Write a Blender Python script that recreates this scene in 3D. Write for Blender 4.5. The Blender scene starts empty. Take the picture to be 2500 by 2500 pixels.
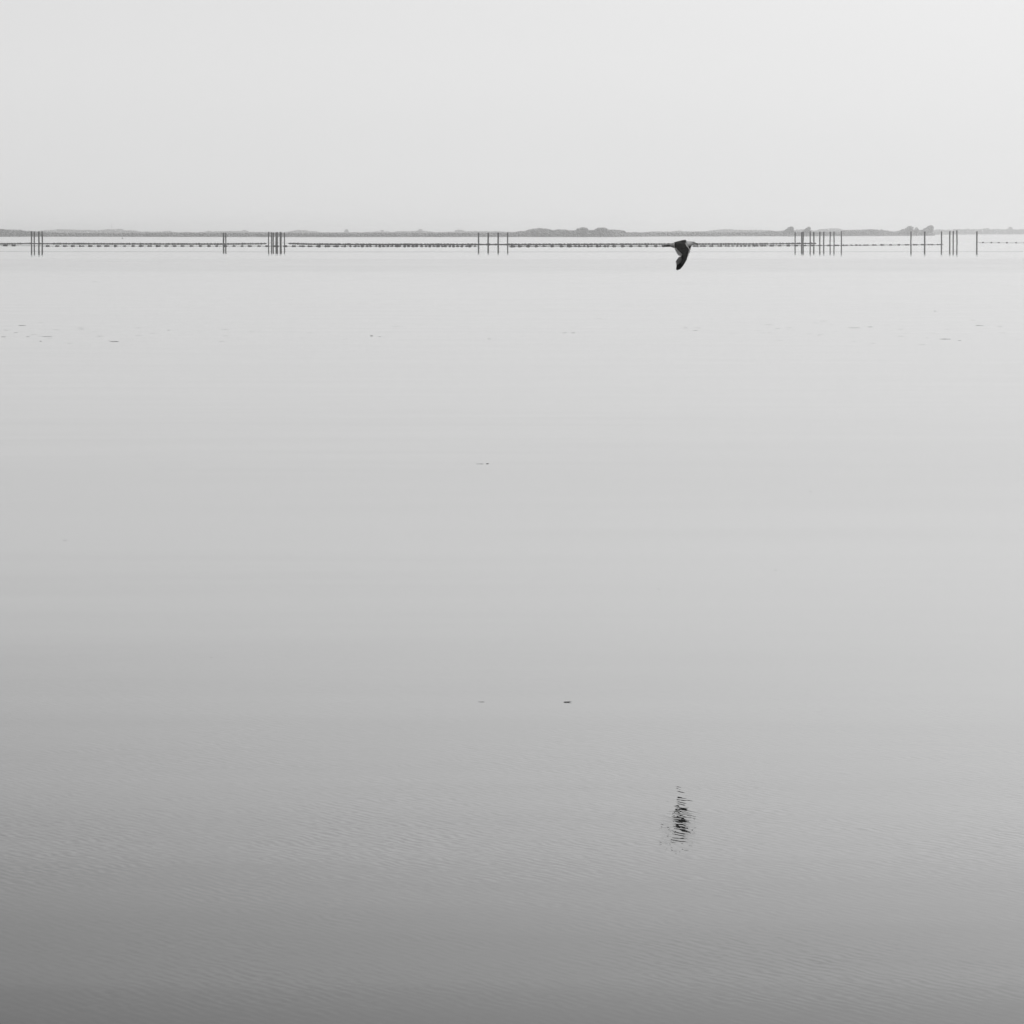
import bpy, bmesh, math, random
from mathutils import Vector, noise
R = math.radians

# ------------------------------------------------------------------ camera
FPX = 13000.0            # focal length in pixels of the 2500 px photograph
CAM_H = 4.8              # eye height above the water, metres
HORIZON = 567.0
SC = FPX / 10500.0        # distances below were first measured for a 10500 px lens
K = CAM_H * FPX
PITCH = math.atan((1250 - HORIZON) / FPX)
scene = bpy.context.scene
col = scene.collection
cam_data = bpy.data.cameras.new("camera")
cam_data.sensor_width = 36.0
cam_data.lens = 36.0 * FPX / 2500.0
cam_data.clip_start = 0.5
cam_data.clip_end = 60000.0
cam = bpy.data.objects.new("camera", cam_data)
cam.location = (0, 0, CAM_H)
cam.rotation_euler = (R(90) - PITCH, 0, 0)
col.objects.link(cam)
scene.camera = cam
scene.render.resolution_x = scene.render.resolution_y = 1024

# ------------------------------------------------------------------ world
SUN_EL, SUN_AZ = R(38), R(24)        # a bright patch behind thin overcast, ahead and to the right
world = bpy.data.worlds.new("World")
scene.world = world
world.use_nodes = True
wt = world.node_tree
wt.nodes.clear()


def nd(tree, kind, **kw):
    n = tree.nodes.new(kind)
    for k, v in kw.items():
        setattr(n, k, v)
    return n


def put(tree, sock, v):
    if hasattr(v, "is_output"):
        tree.links.new(v, sock)
    else:
        sock.default_value = v


def mth(tree, op, a, b=None, c=None, clamp=False):
    n = nd(tree, "ShaderNodeMath", operation=op)
    n.use_clamp = clamp
    put(tree, n.inputs[0], a)
    if b is not None:
        put(tree, n.inputs[1], b)
    if c is not None:
        put(tree, n.inputs[2], c)
    return n.outputs[0]


def curve(tree, x, pts, x0, x1, y1):
    """piecewise smooth function through pts (x, y), x in x0..x1, y in 0..y1"""
    m = mth(tree, "DIVIDE", mth(tree, "SUBTRACT", x, x0), x1 - x0, clamp=True)
    n = nd(tree, "ShaderNodeFloatCurve")
    cv = n.mapping.curves[0]
    q = [((a - x0) / (x1 - x0), b / y1) for a, b in pts]
    cv.points[0].location = q[0]
    cv.points[1].location = q[-1]
    for a in q[1:-1]:
        cv.points.new(*a)
    n.mapping.update()
    put(tree, n.inputs["Value"], m)
    return mth(tree, "MULTIPLY", n.outputs[0], y1)


# overcast sky: brightness by elevation (degrees), brighter towards the veiled sun
SKY_EL = [(0, .742), (1.0, .775), (1.8, .795), (2.5, .800), (3.4, .860), (5.1, .855), (6.85, .71), (7.7, .635), (8.4, .515), (10.5, .46), (14, .45), (20, .46), (45, .48), (90, .50)]
SKY_AZ = [(0, .062), (2.5, .065), (3.4, .09), (5.1, .155), (6.85, .20), (8.4, .235), (16, .24), (40, .2), (90, 0.0)]
tc = nd(wt, "ShaderNodeTexCoord")
sep = nd(wt, "ShaderNodeSeparateXYZ")
wt.links.new(tc.outputs["Generated"], sep.inputs[0])
el = mth(wt, "MULTIPLY", mth(wt, "ARCSINE", mth(wt, "MAXIMUM", sep.outputs[2], 0.0)), 180 / math.pi)
az = mth(wt, "MULTIPLY", mth(wt, "ARCTAN2", sep.outputs[0], sep.outputs[1]), 180 / math.pi)
lo = mth(wt, "SQRT", mth(wt, "DIVIDE", el, 90.0))          # finer resolution near the horizon
SQ = lambda pts: [(math.sqrt(a / 90), b) for a, b in pts]
prof = curve(wt, lo, SQ(SKY_EL), 0, 1, 1.0)
kaz = curve(wt, lo, SQ(SKY_AZ), 0, 1, 1.0)
side = mth(wt, "MULTIPLY", mth(wt, "SINE", mth(wt, "MULTIPLY", az, math.pi / 180)), 1 / math.sin(R(24)))
side = mth(wt, "TANH", mth(wt, "MULTIPLY", side, 1.0))
side = mth(wt, "MULTIPLY", side, 24 / 5.5 * 1.0)
lum = mth(wt, "MULTIPLY", prof, mth(wt, "ADD", mth(wt, "MULTIPLY", kaz, side), 1.0))
# very soft, broad cloud structure
cn = nd(wt, "ShaderNodeTexNoise")
cn.inputs["Scale"].default_value = 9.0
cn.inputs["Detail"].default_value = 3.0
cmap = nd(wt, "ShaderNodeMapping")
cmap.inputs["Scale"].default_value = (1, 1, 4)
wt.links.new(tc.outputs["Generated"], cmap.inputs[0])
wt.links.new(cmap.outputs[0], cn.inputs["Vector"])
lum = mth(wt, "MULTIPLY", lum, mth(wt, "ADD", mth(wt, "MULTIPLY", cn.outputs[0], 0.03), 0.985))
sky = nd(wt, "ShaderNodeTexSky", sky_type="NISHITA")
sky.sun_disc = False
sky.sun_elevation = SUN_EL
sky.sun_rotation = SUN_AZ
sky.dust_density = 5.0
bw = nd(wt, "ShaderNodeRGBToBW")
wt.links.new(sky.outputs[0], bw.inputs[0])
clear = mth(wt, "MULTIPLY", bw.outputs[0], 0.06 * 0.04)
lum = mth(wt, "ADD", mth(wt, "MULTIPLY", lum, 0.98), clear)
comb = nd(wt, "ShaderNodeCombineColor")
for i in range(3):
    wt.links.new(lum, comb.inputs[i])
bg = nd(wt, "ShaderNodeBackground")
wt.links.new(comb.outputs[0], bg.inputs[0])
bg.inputs[1].default_value = 1.0
wo = nd(wt, "ShaderNodeOutputWorld")
wt.links.new(bg.outputs[0], wo.inputs[0])

sun_d = bpy.data.lights.new("sun", "SUN")
sun_d.energy = 2.6
sun_d.angle = R(14)
sun_d.color = (1, 1, 1)
sun = bpy.data.objects.new("sun", sun_d)
d = Vector((math.cos(SUN_EL) * math.sin(SUN_AZ), math.cos(SUN_EL) * math.cos(SUN_AZ), math.sin(SUN_EL)))
sun.rotation_euler = d.to_track_quat("Z", "Y").to_euler()
sun.location = (60, 100, 90)
col.objects.link(sun)

scene.view_settings.view_transform = "Standard"
scene.view_settings.look = "None"
scene.view_settings.exposure = 0.0
scene.view_settings.gamma = 1.0
scene.view_settings.use_curve_mapping = False
scene.cycles.use_denoising = True
scene.cycles.denoiser = 'OPENIMAGEDENOISE'
scene.cycles.denoising_input_passes = 'RGB_ALBEDO_NORMAL'
scene.cycles.denoising_prefilter = 'ACCURATE'
scene.cycles.max_bounces = 6
scene.cycles.volume_bounces = 3
scene.cycles.transparent_max_bounces = 8

# ------------------------------------------------------------------ helpers
rnd = random.Random(7)


def ray(px, py):
    a, b = (px - 1250) / FPX, -(py - 1250) / FPX
    # camera axes: right = X, forward = (0, cos p, -sin p), up = (0, sin p, cos p)
    c, s = math.cos(PITCH), math.sin(PITCH)
    return Vector((a, c + b * s, -s + b * c))


def at(px, py, D):
    """world point seen at photo pixel (px, py) at distance D along the ground"""
    r = ray(px, py)
    r = r * (D / r.y)
    return Vector((r.x, r.y, r.z + CAM_H))


def on_water(px, py):
    r = ray(px, py)
    r = r * (CAM_H / -r.z)
    return Vector((r.x, r.y, 0.0))


def row(D):
    return HORIZON + CAM_H * FPX / D


def put_mesh(name, verts, faces, mat=None, parent=None, smooth=True, loc=None):
    me = bpy.data.meshes.new(name)
    me.from_pydata([tuple(v) for v in verts], [], faces)
    me.validate()
    me.update()
    if smooth:
        for p in me.polygons:
            p.use_smooth = True
    if mat:
        me.materials.append(mat)
    return link(name, me, parent, loc)


def link(name, me, parent=None, loc=None):
    o = bpy.data.objects.new(name, me)
    col.objects.link(o)
    if parent:
        o.parent = parent
    if loc is not None:
        o.location = loc
    return o


def tag(o, label=None, cat=None, group=None, kind=None):
    if label:
        o["label"] = label
    if cat:
        o["category"] = cat
    if group:
        o["group"] = group
    if kind:
        o["kind"] = kind
    return o


def empty(name, loc):
    o = bpy.data.objects.new(name, None)
    o.location = loc
    o.empty_display_size = 0.3
    col.objects.link(o)
    return o


def catmull(pts, n):
    """resample a list of equal-length tuples"""
    out = []
    m = len(pts)
    for i in range(m - 1):
        p0, p1, p2, p3 = pts[max(i - 1, 0)], pts[i], pts[i + 1], pts[min(i + 2, m - 1)]
        for k in range(n):
            t = k / n
            out.append(tuple(0.5 * (2 * b + (c - a) * t + (2 * a - 5 * b + 4 * c - e) * t * t + (3 * b - a - 3 * c + e) * t ** 3)
                             for a, b, c, e in zip(p0, p1, p2, p3)))
    out.append(tuple(pts[-1]))
    return out


def tube(path, radii, seg=8, close=True):
    verts, faces = [], []
    n = len(path)
    for i, p in enumerate(path):
        t = (path[min(i + 1, n - 1)] - path[max(i - 1, 0)]).normalized()
        a = Vector((0, 0, 1)) if abs(t.z) < 0.9 else Vector((1, 0, 0))
        u = t.cross(a).normalized()
        v = t.cross(u).normalized()
        for k in range(seg):
            w = 2 * math.pi * k / seg
            verts.append(p + (u * math.cos(w) + v * math.sin(w)) * radii[i])
    for i in range(n - 1):
        for k in range(seg):
            a, b = i * seg + k, i * seg + (k + 1) % seg
            faces.append((a, b, b + seg, a + seg))
    if close:
        faces.append(tuple(range(seg - 1, -1, -1)))
        faces.append(tuple(range((n - 1) * seg, n * seg)))
    return verts, faces


def grey_mat(name, lo_, hi_, scale=3.0, rough=0.8, stretch=(1, 1, 1), bump=0.0, spec=0.3):
    m = bpy.data.materials.new(name)
    m.use_nodes = True
    t = m.node_tree
    b = t.nodes["Principled BSDF"]
    tcn = nd(t, "ShaderNodeTexCoord")
    mp = nd(t, "ShaderNodeMapping")
    mp.inputs["Scale"].default_value = stretch
    t.links.new(tcn.outputs["Object"], mp.inputs[0])
    n = nd(t, "ShaderNodeTexNoise")
    n.inputs["Scale"].default_value = scale
    n.inputs["Detail"].default_value = 5.0
    t.links.new(mp.outputs[0], n.inputs["Vector"])
    r = nd(t, "ShaderNodeValToRGB")
    r.color_ramp.elements[0].position = 0.3
    r.color_ramp.elements[1].position = 0.7
    r.color_ramp.elements[0].color = (lo_, lo_, lo_, 1)
    r.color_ramp.elements[1].color = (hi_, hi_, hi_, 1)
    t.links.new(n.outputs[0], r.inputs[0])
    t.links.new(r.outputs[0], b.inputs["Base Color"])
    b.inputs["Roughness"].default_value = rough
    b.inputs["Specular IOR Level"].default_value = spec
    if bump:
        bp = nd(t, "ShaderNodeBump")
        bp.inputs["Strength"].default_value = bump
        bp.inputs["Distance"].default_value = 0.01
        t.links.new(n.outputs[0], bp.inputs["Height"])
        t.links.new(bp.outputs[0], b.inputs["Normal"])
    return m


M_pole = grey_mat("wet dark wood", .008, .02, 2.0, .75, (3, 3, .6), .4)
M_rope = grey_mat("tarred rope", .015, .03, 6.0, .9)
M_float = grey_mat("dark float plastic", .008, .02, 4.0, .6)
M_weed = grey_mat("brown seaweed", .012, .035, 30.0, .7)
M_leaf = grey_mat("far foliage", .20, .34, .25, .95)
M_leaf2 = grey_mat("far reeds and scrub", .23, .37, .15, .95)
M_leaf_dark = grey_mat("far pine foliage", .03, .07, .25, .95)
M_bark = grey_mat("bark", .03, .07, 2.0, .9)
M_soil = grey_mat("shore ground", .08, .16, .01, .95)
M_steel = grey_mat("painted steel", .10, .16, 1.0, .5)

# ------------------------------------------------------------------ water
def water_material():
    m = bpy.data.materials.new("calm sea water")
    m.use_nodes = True
    t = m.node_tree
    b = t.nodes["Principled BSDF"]
    b.inputs["Base Color"].default_value = (.012, .012, .012, 1)
    b.inputs["Roughness"].default_value = 0.0
    b.inputs["IOR"].default_value = 1.333
    geo = nd(t, "ShaderNodeNewGeometry")
    sp = nd(t, "ShaderNodeSeparateXYZ")
    t.links.new(geo.outputs["Position"], sp.inputs[0])
    X, Y = sp.outputs[0], sp.outputs[1]

    def vec(x, y, z=0.0):
        c = nd(t, "ShaderNodeCombineXYZ")
        put(t, c.inputs[0], x)
        put(t, c.inputs[1], y)
        put(t, c.inputs[2], z)
        return c.outputs[0]

    def nz(v, scale, detail=0.0, rough=.5, color=False, dist=0.0):
        n = nd(t, "ShaderNodeTexNoise")
        n.inputs["Scale"].default_value = scale
        n.inputs["Detail"].default_value = detail
        n.inputs["Roughness"].default_value = rough
        n.inputs["Distortion"].default_value = dist
        t.links.new(v, n.inputs["Vector"])
        return n.outputs["Color"] if color else n.outputs[0]

    def train(deg, wl, crest, seed):
        """slope along the travel direction of a ripple train; deg = direction of travel from +X"""
        a = R(deg)
        u = mth(t, "ADD", mth(t, "MULTIPLY", X, math.cos(a) / wl), mth(t, "MULTIPLY", Y, math.sin(a) / wl))
        v = mth(t, "ADD", mth(t, "MULTIPLY", X, -math.sin(a) / crest), mth(t, "MULTIPLY", Y, math.cos(a) / crest))
        s = mth(t, "SUBTRACT", nz(vec(u, v, seed), 1.0, 1.0, .45), 0.5)
        return mth(t, "MULTIPLY", s, math.cos(a)), mth(t, "MULTIPLY", s, math.sin(a))

    # strength of the ripples by place: t = K / distance from the shore
    tt = mth(t, "DIVIDE", CAM_H * FPX, mth(t, "MAXIMUM", Y, 15.0))
    wob = mth(t, "SUBTRACT", nz(vec(mth(t, "MULTIPLY", X, .012), mth(t, "LOGARITHM", mth(t, "MAXIMUM", Y, 1.0), 1.6)), 1.0, 3.0), .5)
    lt = mth(t, "LOGARITHM", mth(t, "MULTIPLY", tt, mth(t, "ADD", 1.0, mth(t, "MULTIPLY", wob, .10))), 10.0)
    L = lambda v: math.log10(v)
    AMP = [(0, 3.5), (L(15), 3.0), (L(21.5), 1.6), (L(23.2), .012), (L(44), .012), (L(50), .07), (L(56), .12), (L(62), .55), (L(95), .45), (L(110), .16),
           (L(350), .12), (L(700), .2), (L(1000), .5), (L(1200), .9), (L(1380), 1.15), (L(1500), 1.1), (L(1680), .65), (L(1950), .42), (L(2600), .5), (L(4000), .5)]
    amp = curve(t, lt, AMP, 0, L(4000), 4.0)
    # gusts: patches of stronger and weaker ripple, long in the wind's direction
    g1 = nz(vec(mth(t, "MULTIPLY", X, .55), mth(t, "MULTIPLY", Y, .16)), 1.0, 2.0)
    gust = mth(t, "MULTIPLY", mth(t, "SUBTRACT", g1, .12), 2.6)
    gust = mth(t, "MINIMUM", mth(t, "MAXIMUM", gust, .7), 1.3)
    amp = mth(t, "MULTIPLY", amp, gust)
    x1, y1 = train(31, .052, .22, 0.0)
    x2, y2 = train(24, .085, .38, 7.0)
    x3, y3 = train(142, .06, .20, 13.0)

    def sines(deg, wl, warp, seed):
        """a packet of nearly parallel ripples, bent and broken by slow noise; returns slopes"""
        a = R(deg)
        u = mth(t, "ADD", mth(t, "MULTIPLY", X, math.cos(a)), mth(t, "MULTIPLY", Y, math.sin(a)))
        v = mth(t, "ADD", mth(t, "MULTIPLY", X, -math.sin(a)), mth(t, "MULTIPLY", Y, math.cos(a)))
        ph = nz(vec(mth(t, "MULTIPLY", u, 3.2), mth(t, "MULTIPLY", v, 2.2), seed), 1.0, 2.0, .55)
        ph = mth(t, "ADD", mth(t, "MULTIPLY", u, 2 * math.pi / wl), mth(t, "MULTIPLY", ph, warp))
        pk = nz(vec(mth(t, "MULTIPLY", u, 1.1), mth(t, "MULTIPLY", v, 1.9), seed + 5), 1.0, 1.0)
        pk = mth(t, "MAXIMUM", mth(t, "MULTIPLY", mth(t, "SUBTRACT", pk, .20), 2.6), .35)
        w = mth(t, "MULTIPLY", mth(t, "SINE", ph), pk)
        return mth(t, "MULTIPLY", w, math.cos(a)), mth(t, "MULTIPLY", w, math.sin(a))

    xa, ya = sines(29, .095, 16.0, 1.0)
    xb, yb = sines(22, .068, 14.0, 20.0)
    S1, S2, S3, S4, S5 = .004, .005, .010, .0046, .0024
    sx = mth(t, "ADD", mth(t, "ADD", mth(t, "MULTIPLY", x1, S1), mth(t, "MULTIPLY", x2, S2)), mth(t, "MULTIPLY", x3, S3))
    sx = mth(t, "ADD", sx, mth(t, "ADD", mth(t, "MULTIPLY", xa, S4), mth(t, "MULTIPLY", xb, S5)))
    sy = mth(t, "ADD", mth(t, "ADD", mth(t, "MULTIPLY", y1, S1), mth(t, "MULTIPLY", y2, S2)), mth(t, "MULTIPLY", y3, S3))
    sy = mth(t, "ADD", sy, mth(t, "ADD", mth(t, "MULTIPLY", ya, S4), mth(t, "MULTIPLY", yb, S5)))
    sx = mth(t, "MULTIPLY", sx, amp)
    sy = mth(t, "MULTIPLY", sy, amp)
    # the open water beyond the stakes carries short steep waves breaking towards this shore
    steep = curve(t, lt, [(0, 1), (L(15), 1), (L(21), .85), (L(24.2), .3), (L(25.3), .05), (L(34), .045), (L(38), 0), (L(56), 0), (L(63), .03), (L(66.5), .12), (L(80), .12), (L(93), .1), (L(103), .03), (L(125), 0), (L(4000), 0)], 0, L(4000), 2.0)
    sy = mth(t, "SUBTRACT", sy, mth(t, "MULTIPLY", steep, .02))
    # long low swells and wind lanes: very slight tilts over metres to hundreds of metres
    for k_, (wy, st_) in enumerate([(2.2, .0030), (6.5, .0042), (24.0, .0040), (120.0, .003)]):
        ln = mth(t, "SUBTRACT", nz(vec(mth(t, "MULTIPLY", X, .22 / wy), mth(t, "MULTIPLY", Y, 1 / wy), 3.7 * k_), 1.0, 2.0), .5)
        lane_on = curve(t, lt, [(0, 0), (L(40), 0), (L(60), .5), (L(110), 1), (L(4000), 1)], 0, L(4000), 1.0)
        sy = mth(t, "ADD", sy, mth(t, "MULTIPLY", mth(t, "MULTIPLY", ln, st_ * 2), lane_on))
    nv = nd(t, "ShaderNodeVectorMath", operation="NORMALIZE")
    t.links.new(vec(sx, sy, 1.0), nv.inputs[0])
    t.links.new(nv.outputs[0], b.inputs["Normal"])
    # dark diffuse painted in for the dimmer reflection of rippled bands, in long streaks
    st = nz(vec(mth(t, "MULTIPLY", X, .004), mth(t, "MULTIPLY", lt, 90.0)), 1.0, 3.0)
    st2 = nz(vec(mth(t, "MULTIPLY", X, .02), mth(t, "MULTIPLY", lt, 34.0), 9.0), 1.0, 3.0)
    band_dark = curve(t, lt, [(0, 0), (L(40), 0), (L(52), .004), (L(61), .014), (L(64), .026), (L(67), .06), (L(78), .062), (L(90), .056), (L(98), .03), (L(106), .012),
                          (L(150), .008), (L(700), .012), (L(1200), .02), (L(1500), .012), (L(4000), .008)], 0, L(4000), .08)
    band_dark = mth(t, "MULTIPLY", band_dark, mth(t, "ADD", mth(t, "MULTIPLY", st, .9), mth(t, "MULTIPLY", st2, 1.1)), clamp=True)
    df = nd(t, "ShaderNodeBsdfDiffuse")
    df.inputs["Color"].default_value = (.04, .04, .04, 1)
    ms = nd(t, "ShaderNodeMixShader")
    t.links.new(band_dark, ms.inputs[0])
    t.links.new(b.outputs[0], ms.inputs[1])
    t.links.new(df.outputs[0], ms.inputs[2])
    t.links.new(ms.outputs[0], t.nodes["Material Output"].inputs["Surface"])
    return m


WX, WY0, WY1 = 5200.0, -150.0, 15500.0
vs, fs = [], []
nx, ny = 16, 32
for j in range(ny + 1):
    for i in range(nx + 1):
        vs.append((-WX + 2 * WX * i / nx, WY0 + (WY1 - WY0) * j / ny, 0))
for j in range(ny):
    for i in range(nx):
        a = j * (nx + 1) + i
        fs.append((a, a + 1, a + nx + 2, a + nx + 1))
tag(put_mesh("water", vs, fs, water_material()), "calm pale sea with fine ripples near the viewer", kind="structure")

# ------------------------------------------------------------------ far shore
def interp(pts, x):
    if x <= pts[0][0]:
        return pts[0][1]
    for (a, b), (c, e) in zip(pts, pts[1:]):
        if x <= c:
            return b + (e - b) * (x - a) / (c - a)
    return pts[-1][1]


ico_v, ico_f = None, None
bm = bmesh.new()
bmesh.ops.create_icosphere(bm, subdivisions=2, radius=1)
ICO = ([v.co.copy() for v in bm.verts], [tuple(v.index for v in f.verts) for f in bm.faces])
bm.free()
bm = bmesh.new()
bmesh.ops.create_icosphere(bm, subdivisions=1, radius=1)
ICO1 = ([v.co.copy() for v in bm.verts], [tuple(v.index for v in f.verts) for f in bm.faces])
bm.free()


def clump(V, F, c, rx, ry, rz, seed, base=ICO1, rough=.35):
    k = len(V)
    for v in base[0]:
        n = 1 + rough * noise.noise(v * 1.9 + Vector((seed * 3.1, seed * 1.7, seed)))*1.6
        V.append((c[0] + v.x * rx * n, c[1] + v.y * ry * n, c[2] + v.z * rz * n))
    F.extend(tuple(i + k for i in f) for f in base[1])


def belt(name, label, prof, dist, x0, x1, step, mat, depth):
    """a continuous belt of scrub and trees whose skyline follows prof (photo px -> photo row)"""
    V, F = [], []
    x = x0
    while x < x1:
        D = interp(dist, x)
        px_m = D / FPX
        top = at(x, interp(prof, x) + .9 * noise.noise(Vector((x * .16, D * .01, 0))), D).z
        r = max(1.5 * px_m * step / 2.5, .9)
        z = .3
        while True:
            zz = min(z, max(top - r * .8, 0.25))
            p = at(x + rnd.uniform(-.4, .4) * step, 560, D)
            rr = r * rnd.uniform(.8, 1.15)
            clump(V, F, (p.x, p.y + rnd.uniform(4, depth), zz), rr * 1.5, rr * 1.8, rr * (1.0 if top > r * 2 else .6), rnd.random() * 50)
            if zz < z:
                break
            z += r * 1.0
        x += step * rnd.uniform(.7, 1.1)
    o = put_mesh(name, V, F, mat, smooth=False)
    return tag(o, label, kind="stuff")


NEAR_D = [(x_, d_ * SC) for x_, d_ in [(-200, 4755), (0, 4755), (420, 4500), (820, 4250), (1200, 4400), (1500, 4460), (1620, 4800), (1900, 5150), (2150, 5480), (2273, 5930), (2290, 6000)]]
near_prof = [(-200, 558), (0, 559.5), (20, 560), (43, 562), (48, 560.5), (52, 562.6), (76, 564.4), (104, 565.2), (141, 567), (200, 568), (413, 567.6),
             (820, 568), (1200, 567.5), (1255, 566.8), (1270, 563.8), (1287, 563.2), (1293, 560), (1305, 557.8), (1317, 556.3), (1341, 559.5), (1350, 562),
             (1362, 560.3), (1374, 559.8), (1389, 562.4), (1402, 562.4), (1440, 561.5), (1500, 560.6), (1513, 561), (1525, 563), (1528, 567.3), (1560, 567.2),
             (1600, 566.8), (1700, 566.5), (1860, 566), (1883, 563), (1900, 564.5), (1915, 562), (1936, 562), (1950, 565.5), (2055, 566), (2060, 561.5), (2071, 561.9),
             (2086, 561), (2102, 560.7), (2117, 560.3), (2131, 558.8), (2138, 561.6), (2142, 560), (2148, 562.2), (2155, 559.2), (2161, 562), (2170, 562),
             (2176, 564.7), (2192, 564.3), (2200, 562), (2240, 561), (2268, 561), (2276, 563), (2283, 570)]
back_prof = [(80, 566), (104, 562), (141, 559.8), (196, 561), (239, 561.6), (256, 560.4), (262, 559), (268, 561), (278, 559.5), (289, 558.5), (296, 559.4),
             (304, 561.6), (326, 562.3), (340, 565.4), (395, 565.2), (405, 563.6), (414, 563.6), (420, 566.5), (500, 566.4), (506, 562.6), (510, 562.6),
             (516, 566), (527, 564), (560, 564.3), (590, 563.4), (593, 561.6), (599, 561.6), (604, 566), (690, 566.2), (702, 565.6), (711, 563.4),
             (726, 561), (745, 561.8), (750, 564), (768, 564.5), (778, 567), (820, 567), (828, 566.4), (832, 567), (876, 567), (904, 565.5), (928, 565),
             (932, 559.6), (936, 565), (945, 565), (955, 567), (970, 564), (1010, 564.3), (1020, 563), (1036, 564), (1050, 565), (1060, 566.6), (1110, 565.4),
             (1114, 561), (1126, 560.6), (1132, 563.6), (1213, 564.4), (1262, 566.5), (1520, 567), (1570, 566.4), (1602, 565), (1626, 565), (1655, 564), (1661, 561.7),
             (1666, 564), (1698, 565), (1730, 563.4), (1759, 560.4), (1785, 559.5), (1817, 561.2), (1857, 561.4), (1883, 562.4), (1900, 564.4), (1940, 562), (1948, 560),
             (1976, 560), (1990, 563.4), (2006, 559.4), (2020, 558.6), (2032, 557.3), (2049, 557.3), (2055, 560), (2062, 563), (2190, 565), (2290, 566)]
right_prof = [(2268, 562), (2296, 560), (2310, 561.2), (2321, 561.2), (2337, 559), (2350, 559.6), (2362, 559.6), (2367, 558.2), (2372, 559.6), (2400, 559.6), (2408, 557),
              (2414, 557), (2420, 560.6), (2434, 559), (2441, 558.4), (2448, 560.8), (2455, 559.6), (2478, 560), (2485, 561), (2500, 559), (2600, 558), (2700, 560)]


def land(name, label, dist, x0, x1, back):
    """low terrain: a gentle bank rising from the water's edge"""
    V, F = [], []
    n = 60
    for i in range(n + 1):
        x = x0 + (x1 - x0) * i / n
        D = interp(dist, x) + 12 * noise.noise(Vector((x * .02, 0, 0)))
        w = at(x, 560, D).x / D
        for dd, z in ((-4, -1.0), (0, .12), (9, .55), (40, .9), (back - D if back > D + 50 else 60, 1.2)):
            V.append((w * (D + dd), D + dd, z))
    for i in range(n):
        for j in range(4):
            a = i * 5 + j
            F.append((a, a + 5, a + 6, a + 1))
    return tag(put_mesh(name, V, F, M_soil), label, kind="structure")


land("shore", "low far shore on the horizon", NEAR_D, -220, 2283, 8200 * SC)
RIGHT_D = [(2200, 9700 * SC), (2800, 9700 * SC)]
land("shore", "more distant low shore at the right end of the horizon", RIGHT_D, 2180, 2740, 12300 * SC)
BACK_D = [(-200, 8200 * SC), (2800, 8200 * SC)]
land("shore", "low ground behind the nearer bank of the far shore", BACK_D, -220, 2360, 9600 * SC)
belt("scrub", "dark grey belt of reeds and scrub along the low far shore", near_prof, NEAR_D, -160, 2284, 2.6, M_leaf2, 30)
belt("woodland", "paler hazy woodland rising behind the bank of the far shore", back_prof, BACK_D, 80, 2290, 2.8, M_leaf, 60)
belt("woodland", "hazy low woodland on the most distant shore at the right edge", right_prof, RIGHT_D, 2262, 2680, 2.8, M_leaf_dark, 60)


def tree(px, top, foot, D, wl, wr, lean, label, seed, mat=M_leaf):
    """tree whose crown spans px-wl..px+wr (photo px) with its top at row top"""
    D *= SC
    base = at(px, 560, D)
    pm = D / FPX
    Z = at(px, top, D).z
    W = (wl + wr) * pm
    root = empty("tree", (base.x, base.y - 4, 0.6))
    r_ = random.Random(seed)
    th = Z * .45
    path = [Vector((0, 0, -1)), Vector((0, 0, 0.5)), Vector((.15 * W * .1, 0, th * .5)), Vector((lean * W * .1, 0, th)), Vector((lean * W * .25, 0, Z * .7))]
    v, f = tube(path, [.42, .38, .3, .22, .1], 7)
    for sgn in (-1, 1, .4):
        k = len(v)
        v2, f2 = tube([path[2], path[2] + Vector((sgn * W * .16, r_.uniform(-1, 1), th * .35)), path[2] + Vector((sgn * W * .3, r_.uniform(-1, 1), Z * .42))], [.2, .14, .06], 5)
        v += v2
        f += [tuple(i + k for i in q) for q in f2]
    put_mesh("trunk", v, f, M_bark, root)
    V, F = [], []
    N = 150
    for i in range(N):
        a = i / (N - 1)
        u = r_.uniform(-1, 1)
        # half-dome crown, leaning towards 'lean', full down to the scrub
        dome = math.sqrt(max(0, 1 - u * u)) ** .75
        wedge = min(1.0, ((u + 1) / 1.5) ** .7) * (1 if u < .85 else .85)
        h = dome + (wedge - dome) * min(1, abs(lean))
        zz = Z * (.2 + (.8 * h - .05) * r_.uniform(0, 1.0) ** .7)
        cx = (wr - wl) * .5 * pm + u * W * .5 * .9 + lean * W * .18 * (zz / Z - .4)
        rr = W * r_.uniform(.055, .10)
        zz = min(zz, Z - .6 - rr * .8)
        clump(V, F, (cx, r_.uniform(-.35, .35) * W, zz), rr, rr, rr * .8, r_.random() * 90, ICO1, .45)
    put_mesh("crown", V, F, mat, root, smooth=False)
    return tag(root, label, "tree", "trees standing out above the far shore")


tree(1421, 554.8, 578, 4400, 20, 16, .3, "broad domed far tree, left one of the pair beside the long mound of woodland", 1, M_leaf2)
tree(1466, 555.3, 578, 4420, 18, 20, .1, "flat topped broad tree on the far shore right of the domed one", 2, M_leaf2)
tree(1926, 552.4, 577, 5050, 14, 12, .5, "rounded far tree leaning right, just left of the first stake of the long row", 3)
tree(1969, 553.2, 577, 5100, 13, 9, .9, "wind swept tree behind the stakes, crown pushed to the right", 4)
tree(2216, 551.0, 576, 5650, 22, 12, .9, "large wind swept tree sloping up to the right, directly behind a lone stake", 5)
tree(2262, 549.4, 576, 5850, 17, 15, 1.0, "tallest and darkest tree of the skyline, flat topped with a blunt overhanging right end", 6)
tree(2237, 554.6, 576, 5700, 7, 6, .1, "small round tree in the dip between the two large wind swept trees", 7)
tree(846, 559.6, 574, 7900, 6, 6, 0, "small isolated round tree above the low bank left of the middle", 8)
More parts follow.
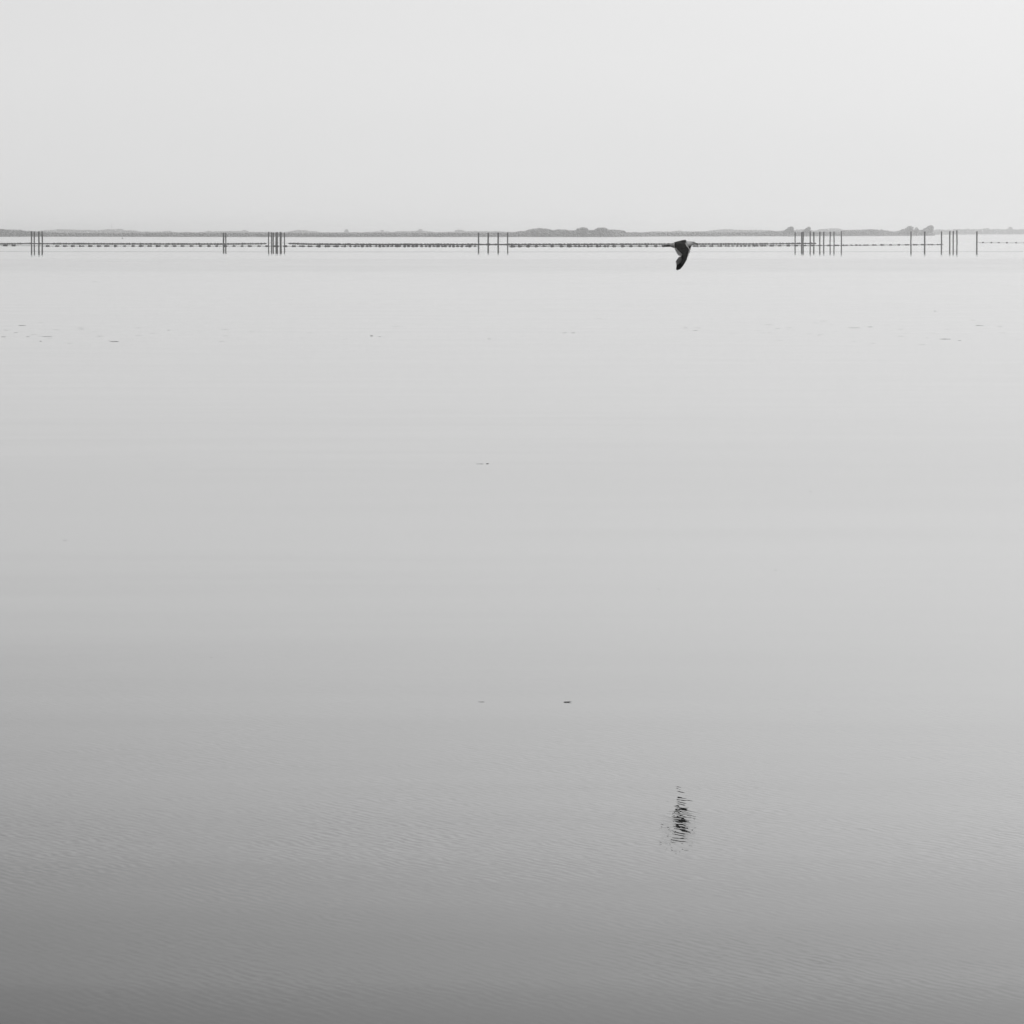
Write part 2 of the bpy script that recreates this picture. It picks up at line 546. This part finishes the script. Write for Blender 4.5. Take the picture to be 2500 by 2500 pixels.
tree(1026, 559.0, 574, 7900, 7, 7, 0, "low round tree above the hazy woodland, left of the four spaced stakes", 9)
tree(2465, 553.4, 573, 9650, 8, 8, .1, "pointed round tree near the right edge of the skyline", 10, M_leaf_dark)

# a faint lattice mast on the far left shore
mD = 8100 * SC
mb = at(272.5, 565, mD)
mast = empty("radio_mast", (mb.x, mb.y, 1))
mt = at(272.5, 545, mD).z - 1
v, f = [], []
for sx_, sy_ in ((-1, -1), (1, -1), (0, 1)):
    k = len(v)
    v2, f2 = tube([Vector((sx_ * .5, sy_ * .5, 0)), Vector((sx_ * .25, sy_ * .25, mt))], [.07, .05], 5)
    v += v2
    f += [tuple(i + k for i in q) for q in f2]
put_mesh("leg", v, f, M_steel, mast)
v, f = [], []
for i in range(9):
    z0, z1 = mt * i / 9, mt * (i + 1) / 9
    w0, w1 = .5 - .25 * i / 9, .5 - .25 * (i + 1) / 9
    for a, b in (((-w0, -w0), (w1, -w1)), ((w0, -w0), (0, w1)), ((0, w0), (-w1, -w1))):
        k = len(v)
        v2, f2 = tube([Vector((a[0], a[1], z0)), Vector((b[0], b[1], z1))], [.04, .04], 4)
        v += v2
        f += [tuple(q + k for q in p) for p in f2]
put_mesh("bracing", v, f, M_steel, mast)
tag(mast, "thin pale mast rising from the hazy woodland at the left", "mast")

# ------------------------------------------------------------------ stakes
STAKE_D = K / 26.6
CLUSTERS = [
    ("cluster of four at the far left", [(76.7, 564.4, .1), (83.7, 565.2, 0), (94.8, 564.6, .1), (103, 564.6, -.1)]),
    ("pair of stakes standing close together left of the middle", [(545.7, 568.2, 0), (551.1, 568.0, .1)]),
    ("dense bundle left of the middle", [(655.7, 566, .05), (663, 567, 0), (667, 567.6, .1), (674, 567, 0), (676.8, 566.4, 0), (684.2, 565.8, 0), (686, 567.4, .15), (694.4, 567.6, .1)]),
    ("evenly spaced row of four in the middle", [(1168.3, 568, .1), (1191.8, 568, 0), (1216.3, 567.6, 0), (1239.4, 567.6, -.05)]),
    ("long row right of the gull", [(1941.5, 566.4, -.15), (1957.4, 566.6, 0), (1960.8, 565.8, .05), (1978.4, 564.6, -.1), (1987, 566.6, -.1), (2001.7, 565.6, -.05), (2011.2, 566, 0), (2026.7, 565.6, .1), (2036.3, 565.4, .05), (2054.2, 564.4, .1)]),
    ("wide row below the wind swept trees", [(2224, 565, .1), (2257.8, 565, -.1), (2298.9, 565.2, -.1)]),
    ("tight group of three near the right edge", [(2319.1, 564.4, -.1), (2327.4, 564.2, -.05), (2336.5, 562.4, -.15)]),
    ("single stake standing alone at the right", [(2385, 564.8, .1)]),
]
ORD = ["first", "second", "third", "fourth", "fifth", "sixth", "seventh", "eighth", "ninth", "tenth"]


def stake(px, top, lean, thick):
    D = STAKE_D + rnd.uniform(-4, 4)
    b = at(px, 560, D)
    pm = D / FPX
    h = at(px, top, D).z
    path, rad = [], []
    n = 9
    ph = rnd.uniform(0, 6)
    thv = rnd.uniform(1.3, 1.75)
    for i in range(n):
        a = i / (n - 1)
        z = -1.2 + (h + 1.2) * a
        path.append(Vector((lean * 8 * pm * (a - .2) * .25 + .03 * math.sin(ph + a * 5), .02 * math.cos(ph * 2 + a * 4), z)))
        rad.append(thick * thv * (.92 + .12 * a + rnd.uniform(-.05, .05)))
    v, f = tube(path, rad, 9)
    return put_mesh("fishing_stake", v, f, M_pole, None, True, (b.x, b.y, 0))


for name, lst in CLUSTERS:
    for i, (px, top, lean) in enumerate(lst):
        th = .19 if name.startswith("dense") or (1950 < px < 1965) else .215
        if 1941 < px < 2055 and not 1950 < px < 1965:
            th = .2
        o = stake(px, top, lean, th)
        if len(lst) == 1:
            lab = "tall dark wooden stake standing alone right of the three at the right edge"
        elif len(lst) == 2:
            lab = "dark wooden stake, %s one of the close pair left of the dense bundle" % ("left" if i == 0 else "right")
        else:
            lab = "dark stake, %s from left in the %s" % (ORD[i], name)
        tag(o, lab, "stake", "tall wooden fishing stakes standing in the water")

# ------------------------------------------------------------------ float lines
def float_mesh(L, r, seed):
    """barrel float lying along X with a collar at each end and uneven fouling"""
    V, F = [], []
    xs = [(-.5, .25), (-.46, .55), (-.36, .9), (-.15, 1.0), (.1, 1.02), (.34, .92), (.46, .58), (.5, .25)]
    for k, (a, b) in enumerate(xs):
        for j in range(9):
            w = 2 * math.pi * j / 9
            q = r * b * (1 + .18 * noise.noise(Vector((a * 4, math.cos(w) + seed, math.sin(w)))))
            V.append((a * L, math.cos(w) * q, math.sin(w) * q))
    for k in range(len(xs) - 1):
        for j in range(9):
            p, q = k * 9 + j, k * 9 + (j + 1) % 9
            F.append((p, q, q + 9, p + 9))
    F.append(tuple(range(8, -1, -1)))
    F.append(tuple(range((len(xs) - 1) * 9, len(xs) * 9)))
    me = bpy.data.meshes.new("float")
    me.from_pydata(V, [], F)
    me.update()
    me.materials.append(M_float)
    for p in me.polygons:
        p.use_smooth = True
    return me


FM = [float_mesh(1.0, .5, s) for s in range(6)]


def float_line(label, path_px, specs, rope_r=.05, zr=.12, skip=()):
    """path_px: photo (x, row on the water) points; specs: (spacing px, phase px, length m, height m, dz)"""
    pts = [on_water(x, y) for x, y in path_px]
    root = empty("float_line", pts[0])
    xs = [p[0] for p in path_px]
    x0, x1 = xs[0], xs[-1]
    W = lambda x: on_water(x, interp(path_px, x))
    n = max(6, int((x1 - x0) / 7))
    rp = []
    for i in range(n + 1):
        x = x0 + (x1 - x0) * i / n
        p = W(x)
        rp.append(p + Vector((0, rnd.uniform(-.6, .6), zr + rnd.uniform(-.04, .08))) - pts[0])
    v, f = tube(rp, [rope_r] * len(rp), 5)
    put_mesh("rope", v, f, M_rope, root)
    for sp_, ph, L, h, dz in specs:
        x = x0 + ph
        while x < x1:
            if not any(a < x < b for a, b in skip):
                p = W(x + rnd.uniform(-.25, .25) * min(sp_, 6)) - pts[0]
                o = link("float", rnd.choice(FM), root)
                o.location = p + Vector((0, 0, dz + rnd.uniform(-.03, .05)))
                s = rnd.uniform(.75, 1.2)
                o.scale = (L * s, h, h * rnd.uniform(.8, 1.2))
                o.rotation_euler = (rnd.uniform(0, 6), rnd.uniform(-.12, .12), rnd.uniform(-.3, .3))
            x += sp_ * (rnd.uniform(.75, 1.25) if sp_ < 10 else rnd.uniform(.93, 1.07))
    return tag(root, label, "float line", "lines of dark floats strung across the water between the stakes")


float_line("back float line from the left edge to the dense bundle of stakes", [(-120, 596), (20, 596), (76, 595), (120, 595.6), (300, 596), (545, 596.4), (640, 595.6), (650, 595)],
           [(6.6, 2, 1.0, .66, .16)], .2, .14, ((54, 68), (80, 92), (98, 112), (122, 132)))
float_line("front float line from the left edge to the middle stakes", [(-120, 600), (60, 600), (120, 601), (400, 601), (800, 601.4), (1166, 601.4)],
           [(20.8, 4, 1.2, .5, .1), (20.35, 13, 1.0, .42, .1)], .05, .08, ((50, 115),))
float_line("back float line between the dense bundle and the middle stakes", [(705, 595), (760, 596.6), (900, 597.4), (1160, 597.4), (1240, 597.6), (1256, 597.6)],
           [(6.5, 3, 1.0, .66, .16)], .2, .14, ((1172, 1186), (1196, 1210), (1222, 1236)))
float_line("back float line running from the middle stakes past the gull", [(1240, 597.6), (1400, 597.2), (1700, 596.4), (1850, 596.2), (1940, 595.2), (1992, 594.8)],
           [(7.0, 3, 1.0, .66, .16)], .2, .14)
float_line("front float line from the middle stakes to the wide spaced stakes at right", [(1242, 602), (1270, 601.6), (1500, 601.4), (1800, 600.8), (2000, 599.8), (2100, 599), (2210, 598.2), (2303, 597.6)],
           [(20.7, 6, 1.2, .5, .1), (19.1, 12, 1.0, .42, .1)], .08, .08)
float_line("short sagging float line at the right edge, past the lone stake", [(2388, 592.6), (2440, 593), (2640, 593.4)],
           [(20.3, 11, .95, .5, .16)], .05, .1)
# slack rope in the far dense bundle and a barely visible straight rope lying nearer
pp = [at(640, 594.5, 1860 * SC), at(655, 592.6, 1880 * SC), at(676, 591.8, 1885 * SC), at(694, 592.6, 1885 * SC), at(720, 594.6, 1860 * SC)]
v, f = tube(pp, [.035] * 5, 5)
tag(put_mesh("rope", v, f, M_rope), "thin slack rope passing between the stakes of the dense bundle", "rope")
pp = [on_water(x, 614.1 + .9 * math.sin((x + 200) / 900) + .12 * noise.noise(Vector((x * .01, 3, 0)))) + Vector((0, 0, .0)) for x in range(-150, 2700, 50)]
v, f = tube(pp, [.02] * len(pp), 5)
tag(put_mesh("rope", v, f, M_rope), "very thin straight rope lying on the calm water in front of all the stakes", "rope")

# small spar buoy far left
bD = K / 15.5
bb = at(299, 560, bD)
by = empty("marker_buoy", (bb.x, bb.y, 0))
v, f = tube([Vector((0, 0, -.3)), Vector((0, 0, .1)), Vector((0, 0, .5)), Vector((0, 0, .8))], [.42, .5, .42, .12], 10)
put_mesh("hull", v, f, M_float, by)
v, f = tube([Vector((0, 0, .8)), Vector((0, 0, 2.4))], [.06, .05], 6)
put_mesh("pole", v, f, M_steel, by)
tag(by, "tiny marker buoy with a thin pole, alone beyond the left float line", "buoy")

# ------------------------------------------------------------------ floating weed
def weed(px, row_, wpx, tpx, name="floating_weed", lift=.012):
    """ragged flat strand floating at the surface, wpx wide in the photo"""
    c = on_water(px, row_)
    pm = c.y / FPX
    L = wpx * pm
    w = tpx * pm * .5                       # true thickness above the water
    deep = max(L * .35, .03)
    V, F = [], []
    n = 14
    sd = rnd.random() * 60
    for i in range(n + 1):
        a = i / n
        e = math.sin(math.pi * a) ** .6 * (.55 + .9 * abs(noise.noise(Vector((a * 5, sd, 0)))) * 1.6)
        x = (a - .5) * L
        y = deep * .5 * noise.noise(Vector((a * 3, sd, 5)))
        hh = w * e + .0005
        V += [(x, y - deep * .18 * e, -.004), (x, y, hh), (x, y + deep * .2 * e, -.004)]
    for i in range(n):
        for j in range(2):
            a = i * 3 + j
            F.append((a, a + 3, a + 4, a + 1))
    return put_mesh(name, V, F, M_weed, None, True, (c.x, c.y, 0))


NAMED = [
    (54, 794.6, 19, 1.5, "longest dark strand of weed near the left edge of the weedy band"),
    (115, 821.8, 26, 1.1, "long flat strand of weed at the left, lower than the darkest one"),
    (39, 812.2, 10, .9, "short strand of weed between two longer ones at the left edge"),
    (9, 822.3, 13, 1.0, "strand of weed touching the left edge of the picture"),
    (68, 822, 10, 1.0, "short strand of weed just left of the long flat one"),
    (99, 833, 5, 1.3, "dot of dark weed below the long flat strand at left"),
    (279, 833.8, 24, 1.5, "slightly bent dark strand of weed, lowest and rightmost of the left group"),
    (412, 806, 7, 1.0, "small dark scrap of weed right of the left group"),
    (907.5, 820, 8, 2.2, "small blackest scrap of weed in the band left of the middle"),
    (927, 822, 6, 1.0, "small grey scrap just right of the blackest one"),
    (1194, 827.5, 8, 1.2, "short strand of weed below the middle stakes"),
    (1379, 812.5, 13, 1.0, "left strand of the two lying end to end in the middle"),
    (1399, 812.5, 13, 1.0, "right strand of the two lying end to end in the middle"),
    (2307, 827.8, 30, 1.6, "long dark strand of weed under the right stakes"),
    (2343, 831.5, 9, 1.1, "short strand just right of and below the long dark one at right"),
    (2392, 795, 20, 1.0, "long thin strand of weed at upper right of the weedy band"),
    (2085, 800.4, 30, .8, "faint long strand of weed right of centre, left one of two in line"),
    (2124, 798, 16, 1.0, "strand of weed, right one of two in line below the long row of stakes"),
    (2282, 759.5, 11, .9, "thin strand of weed lying above the others at the right"),
    (1698, 807, 14, .8, "thin strand of weed right of the gull's wing tip"),
    (1674, 800.6, 10, .9, "short strand of weed below the gull's wing tip"),
    (1172, 1132.6, 20, 1.2, "pale thin strand of weed alone on the open middle water"),
    (1190.5, 1132.3, 8, 2.6, "dark scrap of weed at the right end of the thin strand on the open water"),
    (1175, 1713.8, 17, 1.6, "thin dark twig floating alone on the darker near water"),
    (1979, 1200, 8, .7, "faint speck of weed alone on the open water at right"),
    (232, 688, 12, .7, "faint strand of weed on the calm water beyond the weedy band at left"),
    (1608, 1438, 5, 1.0, "tiny dark speck on the open water above and left of the gull's reflection"),
    (516, 1605, 6, .7, "tiny dark speck on the near water at left"),
    (159, 1319, 10, .6, "faint thin strand at left halfway down the water"),
    (1893, 1392, 8, .6, "faint thin strand at right halfway down the water"),
]
for px, ry, w_, t_, lab in NAMED:
    tag(weed(px, ry, w_, t_ * .85), lab, "seaweed", "scraps of weed floating on the water")
# a floating curled leaf, dark, near the middle
lf = on_water(1384.5, 1714.4)
pm = lf.y / FPX
V, F = [], []
for i, (a, t0, t1) in enumerate([(-8.5, .1, .3), (-5, .1, 1.4), (-1.5, -.8, 1.2), (1, -1.0, 1.1), (4.5, .1, 1.3), (8, .9, 1.5), (11, 1.2, 1.4)]):
    V += [(a * pm, -.02, (t0 + 1) * pm), (a * pm, .0, (t1 + 1) * pm * 1.1), (a * pm, .02, (t0 + .9) * pm)]
for i in range(6):
    for j in range(3):
        a, b = i * 3 + j, i * 3 + (j + 1) % 3
        F.append((a, b, b + 3, a + 3))
F += [(0, 1, 2), (20, 19, 18)]
tag(put_mesh("floating_leaf", V, F, M_weed, None, False, (lf.x, lf.y, -.002)), "small black curled leaf floating alone above and left of the gull's reflection", "leaf")
faint = []
r2 = random.Random(3)
for i in range(64):
    px = r2.choice([r2.uniform(0, 420), r2.uniform(420, 1500), r2.uniform(1600, 2500), r2.uniform(1700, 2300)])
    faint.append((px, r2.gauss(812, 14), r2.uniform(5, 20), r2.uniform(.15, .4)))
for px, ry, w_, t_ in faint:
    tag(weed(px, ry, w_, t_), "faint short scrap of weed on the pale water below the float lines", "seaweed",
        "pale scattered scraps of weed")

# ------------------------------------------------------------------ gull
GD = K / 734.0
U = GD / FPX / 12.075                       # one drawing unit (a twelfth of a photo pixel) in metres
gpos = at(1580 + 970 * .08282, 560 + 430 * .08282, GD)
gull = empty("gull", gpos)
tag(gull, "dark winged gull flying low to the right with wings beating down", "bird")
G = lambda x, y, dep=0.0: Vector(((x - 970) * U, -dep, (430 - y) * U))   # dep > 0 towards the viewer


def feather_mat(name, c0, c1, scale=40, stretch=(1, 1, 1)):
    return grey_mat(name, c0, c1, scale, .7, stretch, .3, .25)


M_mantle = feather_mat("dark wing feathers", .012, .07, 30, (1, 1, 2.2))
M_prim = feather_mat("black primaries", .006, .014, 30)
M_sec = feather_mat("grey edged secondaries", .04, .9, 130, (3, 1, 1))
M_white = feather_mat("white feather edge", .7, .85, 20)
M_beak = feather_mat("dark bill", .015, .05, 60)
M_eye = grey_mat("dark eye", .004, .006, 5, .15, spec=.6)

# body material: pale mottled head and rump, dark mantle between
mb_ = bpy.data.materials.new("gull body plumage")
mb_.use_nodes = True
t = mb_.node_tree
bs = t.nodes["Principled BSDF"]
bs.inputs["Roughness"].default_value = .8
tcn = nd(t, "ShaderNodeTexCoord")
sp = nd(t, "ShaderNodeSeparateXYZ")
t.links.new(tcn.outputs["Object"], sp.inputs[0])
nn = nd(t, "ShaderNodeTexNoise")
nn.inputs["Scale"].default_value = 55.0
nn.inputs["Detail"].default_value = 4.0
t.links.new(tcn.outputs["Object"], nn.inputs["Vector"])
streak = mth(t, "MULTIPLY", mth(t, "SUBTRACT", nn.outputs[0], .5), .035)
xx = mth(t, "ADD", mth(t, "DIVIDE", mth(t, "ADD", sp.outputs[0], streak), U * 1100), .55)
cr = nd(t, "ShaderNodeValToRGB")
E_ = cr.color_ramp.elements
X_ = lambda x: (x - 970) / 1100 + .55
E_[0].position, E_[0].color = X_(600), (.30, .30, .30, 1)
E_[1].position, E_[1].color = X_(1480), (.10, .10, .10, 1)
for x_, c_ in ((700, .6), (785, .6), (800, .03), (1138, .026), (1158, .8), (1250, .8), (1330, .62), (1400, .4)):
    e = E_.new(X_(x_))
    e.color = (c_, c_, c_, 1)
t.links.new(xx, cr.inputs[0])
nn2 = nd(t, "ShaderNodeTexNoise")
nn2.inputs["Scale"].default_value = 90.0
t.links.new(tcn.outputs["Object"], nn2.inputs["Vector"])
mx = nd(t, "ShaderNodeMix", data_type="RGBA", blend_type="MULTIPLY")
mx.inputs["Factor"].default_value = 1.0
t.links.new(cr.outputs[0], mx.inputs["A"])
mot = mth(t, "ADD", mth(t, "MULTIPLY", nn2.outputs[0], 1.1), .45)
cc = nd(t, "ShaderNodeCombineColor")
for i in range(3):
    t.links.new(mot, cc.inputs[i])
t.links.new(cc.outputs[0], mx.inputs["B"])
t.links.new(mx.outputs["Result"], bs.inputs["Base Color"])

body_sec = [(560, 472, 14, 22), (620, 466, 30, 45), (700, 464, 56, 70), (790, 464, 82, 90), (880, 455, 102, 108), (980, 442, 112, 122), (1070, 425, 116, 126),
            (1140, 414, 110, 118), (1200, 414, 96, 102), (1260, 412, 80, 82), (1310, 408, 66, 66), (1355, 405, 56, 55), (1395, 406, 44, 44), (1425, 413, 31, 31), (1446, 422, 18, 18)]
rings = catmull(body_sec, 3)
V, F = [], []
NS = 18
for (x, y, hh, ww) in rings:
    for k in range(NS):
        a = 2 * math.pi * k / NS
        q = 1 + .03 * noise.noise(Vector((x * .01, math.cos(a) * 2, math.sin(a) * 2)))
        V.append(G(x, y - math.sin(a) * hh * q, math.cos(a) * ww * U * q))
for i in range(len(rings) - 1):
    for k in range(NS):
        a, b = i * NS + k, i * NS + (k + 1) % NS
        F.append((a, b, b + NS, a + NS))
F.append(tuple(range(NS - 1, -1, -1)))
F.append(tuple(range((len(rings) - 1) * NS, len(rings) * NS)))
body = put_mesh("body", V, F, mb_, gull)

# bill: upper and lower mandible, hooked dark tip
bill = catmull([(1430, 421, 24, 17), (1452, 425, 19, 12), (1475, 431, 14, 9), (1492, 436, 12, 8), (1502, 443, 5, 4)], 3)
V, F = [], []
for (x, y, hh, ww) in bill:
    for k in range(10):
        a = 2 * math.pi * k / 10
        V.append(G(x, y - math.sin(a) * hh, math.cos(a) * ww * U))
for i in range(len(bill) - 1):
    for k in range(10):
        a, b = i * 10 + k, i * 10 + (k + 1) % 10
        F.append((a, b, b + 10, a + 10))
F.append(tuple(range(9, -1, -1)))
F.append(tuple(range((len(bill) - 1) * 10, len(bill) * 10)))
put_mesh("bill", V, F, M_beak, gull)
for s in (1, -1):
    V = [G(1352, 392, s * 50 * U) + v * (13 * U) for v in ICO[0]]
    put_mesh("eye", V, ICO[1], M_eye, gull)


def blade(root, tip, w, dep0, dep1, mat, parent, name, thick=3.0, bend=0.0, tipw=.55):
    """one feather: a thin cambered vane with a rounded tip and a raised shaft"""
    a, b = Vector(root), Vector(tip)
    d_ = (b - a)
    L = d_.length
    d_ = d_ / L
    n_ = Vector((-d_.y, d_.x))
    V, F = [], []
    K = 9
    for i in range(K + 1):
        s = i / K
        ww = w * (.75 + .35 * math.sin(math.pi * min(s, .7) / 1.4)) * (1 if s < .75 else math.sqrt(max(.0, 1 - ((s - .75) / .25) ** 2)) * (1 - tipw) + tipw * (1 - ((s - .75) / .25) ** 2))
        c = a + d_ * L * s + n_ * bend * math.sin(math.pi * s * .5)
        dep = dep0 + (dep1 - dep0) * s
        for q, lift in ((-.5, -1.5), (0, 1.2), (.5, -1.5)):
            p = c + n_ * ww * q
            V.append(G(p.x, p.y, dep + lift * U))
        for q in (.5, 0, -.5):
            p = c + n_ * ww * q
            V.append(G(p.x, p.y, dep - (thick + (0 if q else -1.2)) * U))
    for i in range(K):
        for j in range(6):
            p, q = i * 6 + j, i * 6 + (j + 1) % 6
            F.append((p, q, q + 6, p + 6))
    F.append((5, 4, 3, 2, 1, 0))
    F.append(tuple(range(K * 6, K * 6 + 6)))
    return put_mesh(name, V, F, mat, parent)


def wing_panel(st, mat, parent, name, near):
    """st: (leading x, y, trailing x, y, depth m, thickness units)"""
    rs = catmull(st, 4)
    V, F = [], []
    K = 9
    prof_ = []
    for k in range(K):
        c = k / (K - 1)
        prof_.append((c, .5 * math.sqrt(c) * (1 - c) * 2.6 + .35 * math.sin(math.pi * c)))
    for k in range(K - 2, 0, -1):
        c = k / (K - 1)
        prof_.append((c, .12 * math.sin(math.pi * c) - .12))
    m_ = len(prof_)
    for (lx, ly, tx, ty, dep, th) in rs:
        for c, h in prof_:
            V.append(G(lx + (tx - lx) * c, ly + (ty - ly) * c, near * (dep + h * th * U)))
    for i in range(len(rs) - 1):
        for k in range(m_):
            a, b = i * m_ + k, i * m_ + (k + 1) % m_
            F.append((a, b, b + m_, a + m_))
    F.append(tuple(range(m_ - 1, -1, -1)))
    F.append(tuple(range((len(rs) - 1) * m_, len(rs) * m_)))
    return put_mesh(name, V, F, mat, parent)


near_st = [(1160, 345, 805, 400, .035, 40), (1140, 410, 800, 465, .085, 34), (1180, 500, 828, 570, .125, 28), (1225, 580, 880, 665, .155, 24),
           (1215, 680, 975, 740, .175, 22), (1190, 780, 1000, 800, .185, 20), (1150, 880, 1010, 880, .19, 15), (1085, 985, 985, 975, .19, 10), (1035, 1050, 975, 1040, .19, 5)]
near_wing = wing_panel(near_st, M_mantle, gull, "wing", 1)
# white edge along the arm
edge = catmull([(1128, 402, .10), (1150, 470, .12), (1190, 520, .14), (1228, 578, .162), (1232, 625, .17), (1216, 680, .18), (1200, 735, .187), (1192, 785, .19)], 3)
v, f = tube([G(x, y, dp + .016) for x, y, dp in edge], [(9 + 7 * i / (len(edge) - 1)) * U for i in range(len(edge))], 6)
put_mesh("leading_edge", v, f, M_white, near_wing)
# pale scapular and secondary fringe at the trailing edge of the arm
v, f = tube([G(x, y, dp) for x, y, dp in catmull([(795, 405, .055), (786, 450, .085), (793, 520, .11), (812, 575, .12)], 3)], [7 * U] * 10, 6)
put_mesh("trailing_edge", v, f, M_white, near_wing)
SEC = [((850, 545), (812, 600), 34), ((868, 580), (830, 640), 32), ((892, 610), (848, 676), 32), ((915, 632), (864, 710), 32), ((940, 655), (882, 740), 32),
       ((965, 675), (903, 766), 32), ((990, 700), (930, 780), 32), ((1015, 725), (965, 782), 30)]
for i, (a, b, w) in enumerate(SEC):
    blade(a, b, w, .172 + .003 * i, .165 + .003 * i, M_sec, near_wing, "secondary_feather", tipw=.3)
PRI = [((1060, 790), (902, 868), 62, 0), ((1065, 800), (862, 915), 58, 0), ((1070, 815), (832, 962), 56, 0), ((1078, 835), (840, 1000), 54, 0), ((1085, 855), (848, 1042), 56, 0),
       ((1090, 875), (858, 1085), 66, 1), ((1098, 890), (852, 1140), 72, 1), ((1105, 900), (846, 1192), 78, 1), ((1110, 890), (872, 1206), 80, 1), ((1125, 880), (915, 1192), 76, 1), ((1140, 870), (965, 1142), 70, 1),
       ((1150, 850), (1008, 1085), 64, 1)]
M_prim_in = feather_mat("dusky inner primaries", .02, .5, 130, (2, 1, 1))
for i, (a, b, w, k) in enumerate(PRI):
    blade(a, b, w, .185 - .002 * i, .165 - .003 * i, M_prim if k else M_prim_in, near_wing, "primary_feather", tipw=.35, bend=4)

far_st = [(1200, 360, 900, 400, .03, 40), (1270, 440, 930, 470, .07, 34), (1300, 500, 960, 560, .11, 28), (1284, 590, 1000, 650, .14, 22),
          (1262, 680, 1040, 720, .16, 20), (1205, 775, 1060, 780, .17, 16), (1140, 850, 1040, 860, .175, 12), (1080, 930, 1020, 930, .175, 8)]
far_wing = wing_panel(far_st, M_mantle, gull, "wing", -1)
for i, (a, b, w) in enumerate([((1100, 600), (960, 690), 46), ((1110, 640), (985, 730), 44), ((1120, 680), (1010, 760), 42)]):
    blade(a, b, w, -.13 - .004 * i, -.12, M_sec, far_wing, "secondary_feather", tipw=.3)
for i, (a, b) in enumerate([((1120, 790), (960, 870)), ((1120, 800), (930, 930)), ((1120, 810), (915, 990)), ((1120, 820), (900, 1060)), ((1125, 830), (900, 1110)), ((1130, 830), (930, 1120))]):
    blade(a, b, 60, -.17 - .002 * i, -.15, M_prim, far_wing, "primary_feather", tipw=.35)

# tail: a closed fan of six feathers seen edge on
tail = empty("tail", (0, 0, 0))
bpy.data.objects.remove(tail)
V, F = [], []
tl = catmull([(720, 476, 26, 60), (640, 484, 30, 62), (560, 488, 27, 68), (490, 486, 21, 74), (450, 481, 14, 78), (434, 476, 4, 78)], 3)
for (x, y, hh, ww) in tl:
    for k in range(12):
        a = 2 * math.pi * k / 12
        V.append(G(x, y - math.sin(a) * hh, math.cos(a) * ww * U))
for i in range(len(tl) - 1):
    for k in range(12):
        a, b = i * 12 + k, i * 12 + (k + 1) % 12
        F.append((a, b, b + 12, a + 12))
F.append(tuple(range(11, -1, -1)))
F.append(tuple(range((len(tl) - 1) * 12, len(tl) * 12)))
tail = put_mesh("tail", V, F, M_mantle, gull)
for i in range(6):
    x_off = (i - 2.5) * 24
    V = []
    F = []
    for j, (x, y) in enumerate([(660, 458), (560, 468), (480, 470), (438 - abs(i - 2.5), 474)]):
        for q in (-11, 0, 11):
            V.append(G(x, y - (2 if q == 0 else 0), (x_off + q) * U * (1 + j * .12)))
        for q in (11, 0, -11):
            V.append(G(x, y + 5, (x_off + q) * U * (1 + j * .12)))
    for j in range(3):
        for k in range(6):
            a, b = j * 6 + k, j * 6 + (k + 1) % 6
            F.append((a, b, b + 6, a + 6))
    F.append((5, 4, 3, 2, 1, 0))
    F.append(tuple(range(18, 24)))
    put_mesh("tail_feather", V, F, M_mantle, tail)

# ------------------------------------------------------------------ haze
HX, HY0, HY1, HZ = WX + 60, WY0 - 60, WY1 + 60, 19.5
V = [(x, y, z) for z in (-2.2, HZ) for x, y in ((-HX, HY0), (HX, HY0), (HX, HY1), (-HX, HY1))]
F = [(3, 2, 1, 0), (4, 5, 6, 7), (0, 1, 5, 4), (1, 2, 6, 5), (2, 3, 7, 6), (3, 0, 4, 7)]
mh = bpy.data.materials.new("sea haze")
mh.use_nodes = True
th_ = mh.node_tree
th_.nodes.clear()
pv = nd(th_, "ShaderNodeVolumePrincipled")
pv.inputs["Color"].default_value = (1, 1, 1, 1)
pv.inputs["Density"].default_value = 0.00015 * .84 / SC
pv.inputs["Anisotropy"].default_value = 0.7
om = nd(th_, "ShaderNodeOutputMaterial")
th_.links.new(pv.outputs[0], om.inputs["Volume"])
haze = put_mesh("haze", V, F, mh, smooth=False)
tag(haze, "pale sea haze over the whole water", kind="stuff")
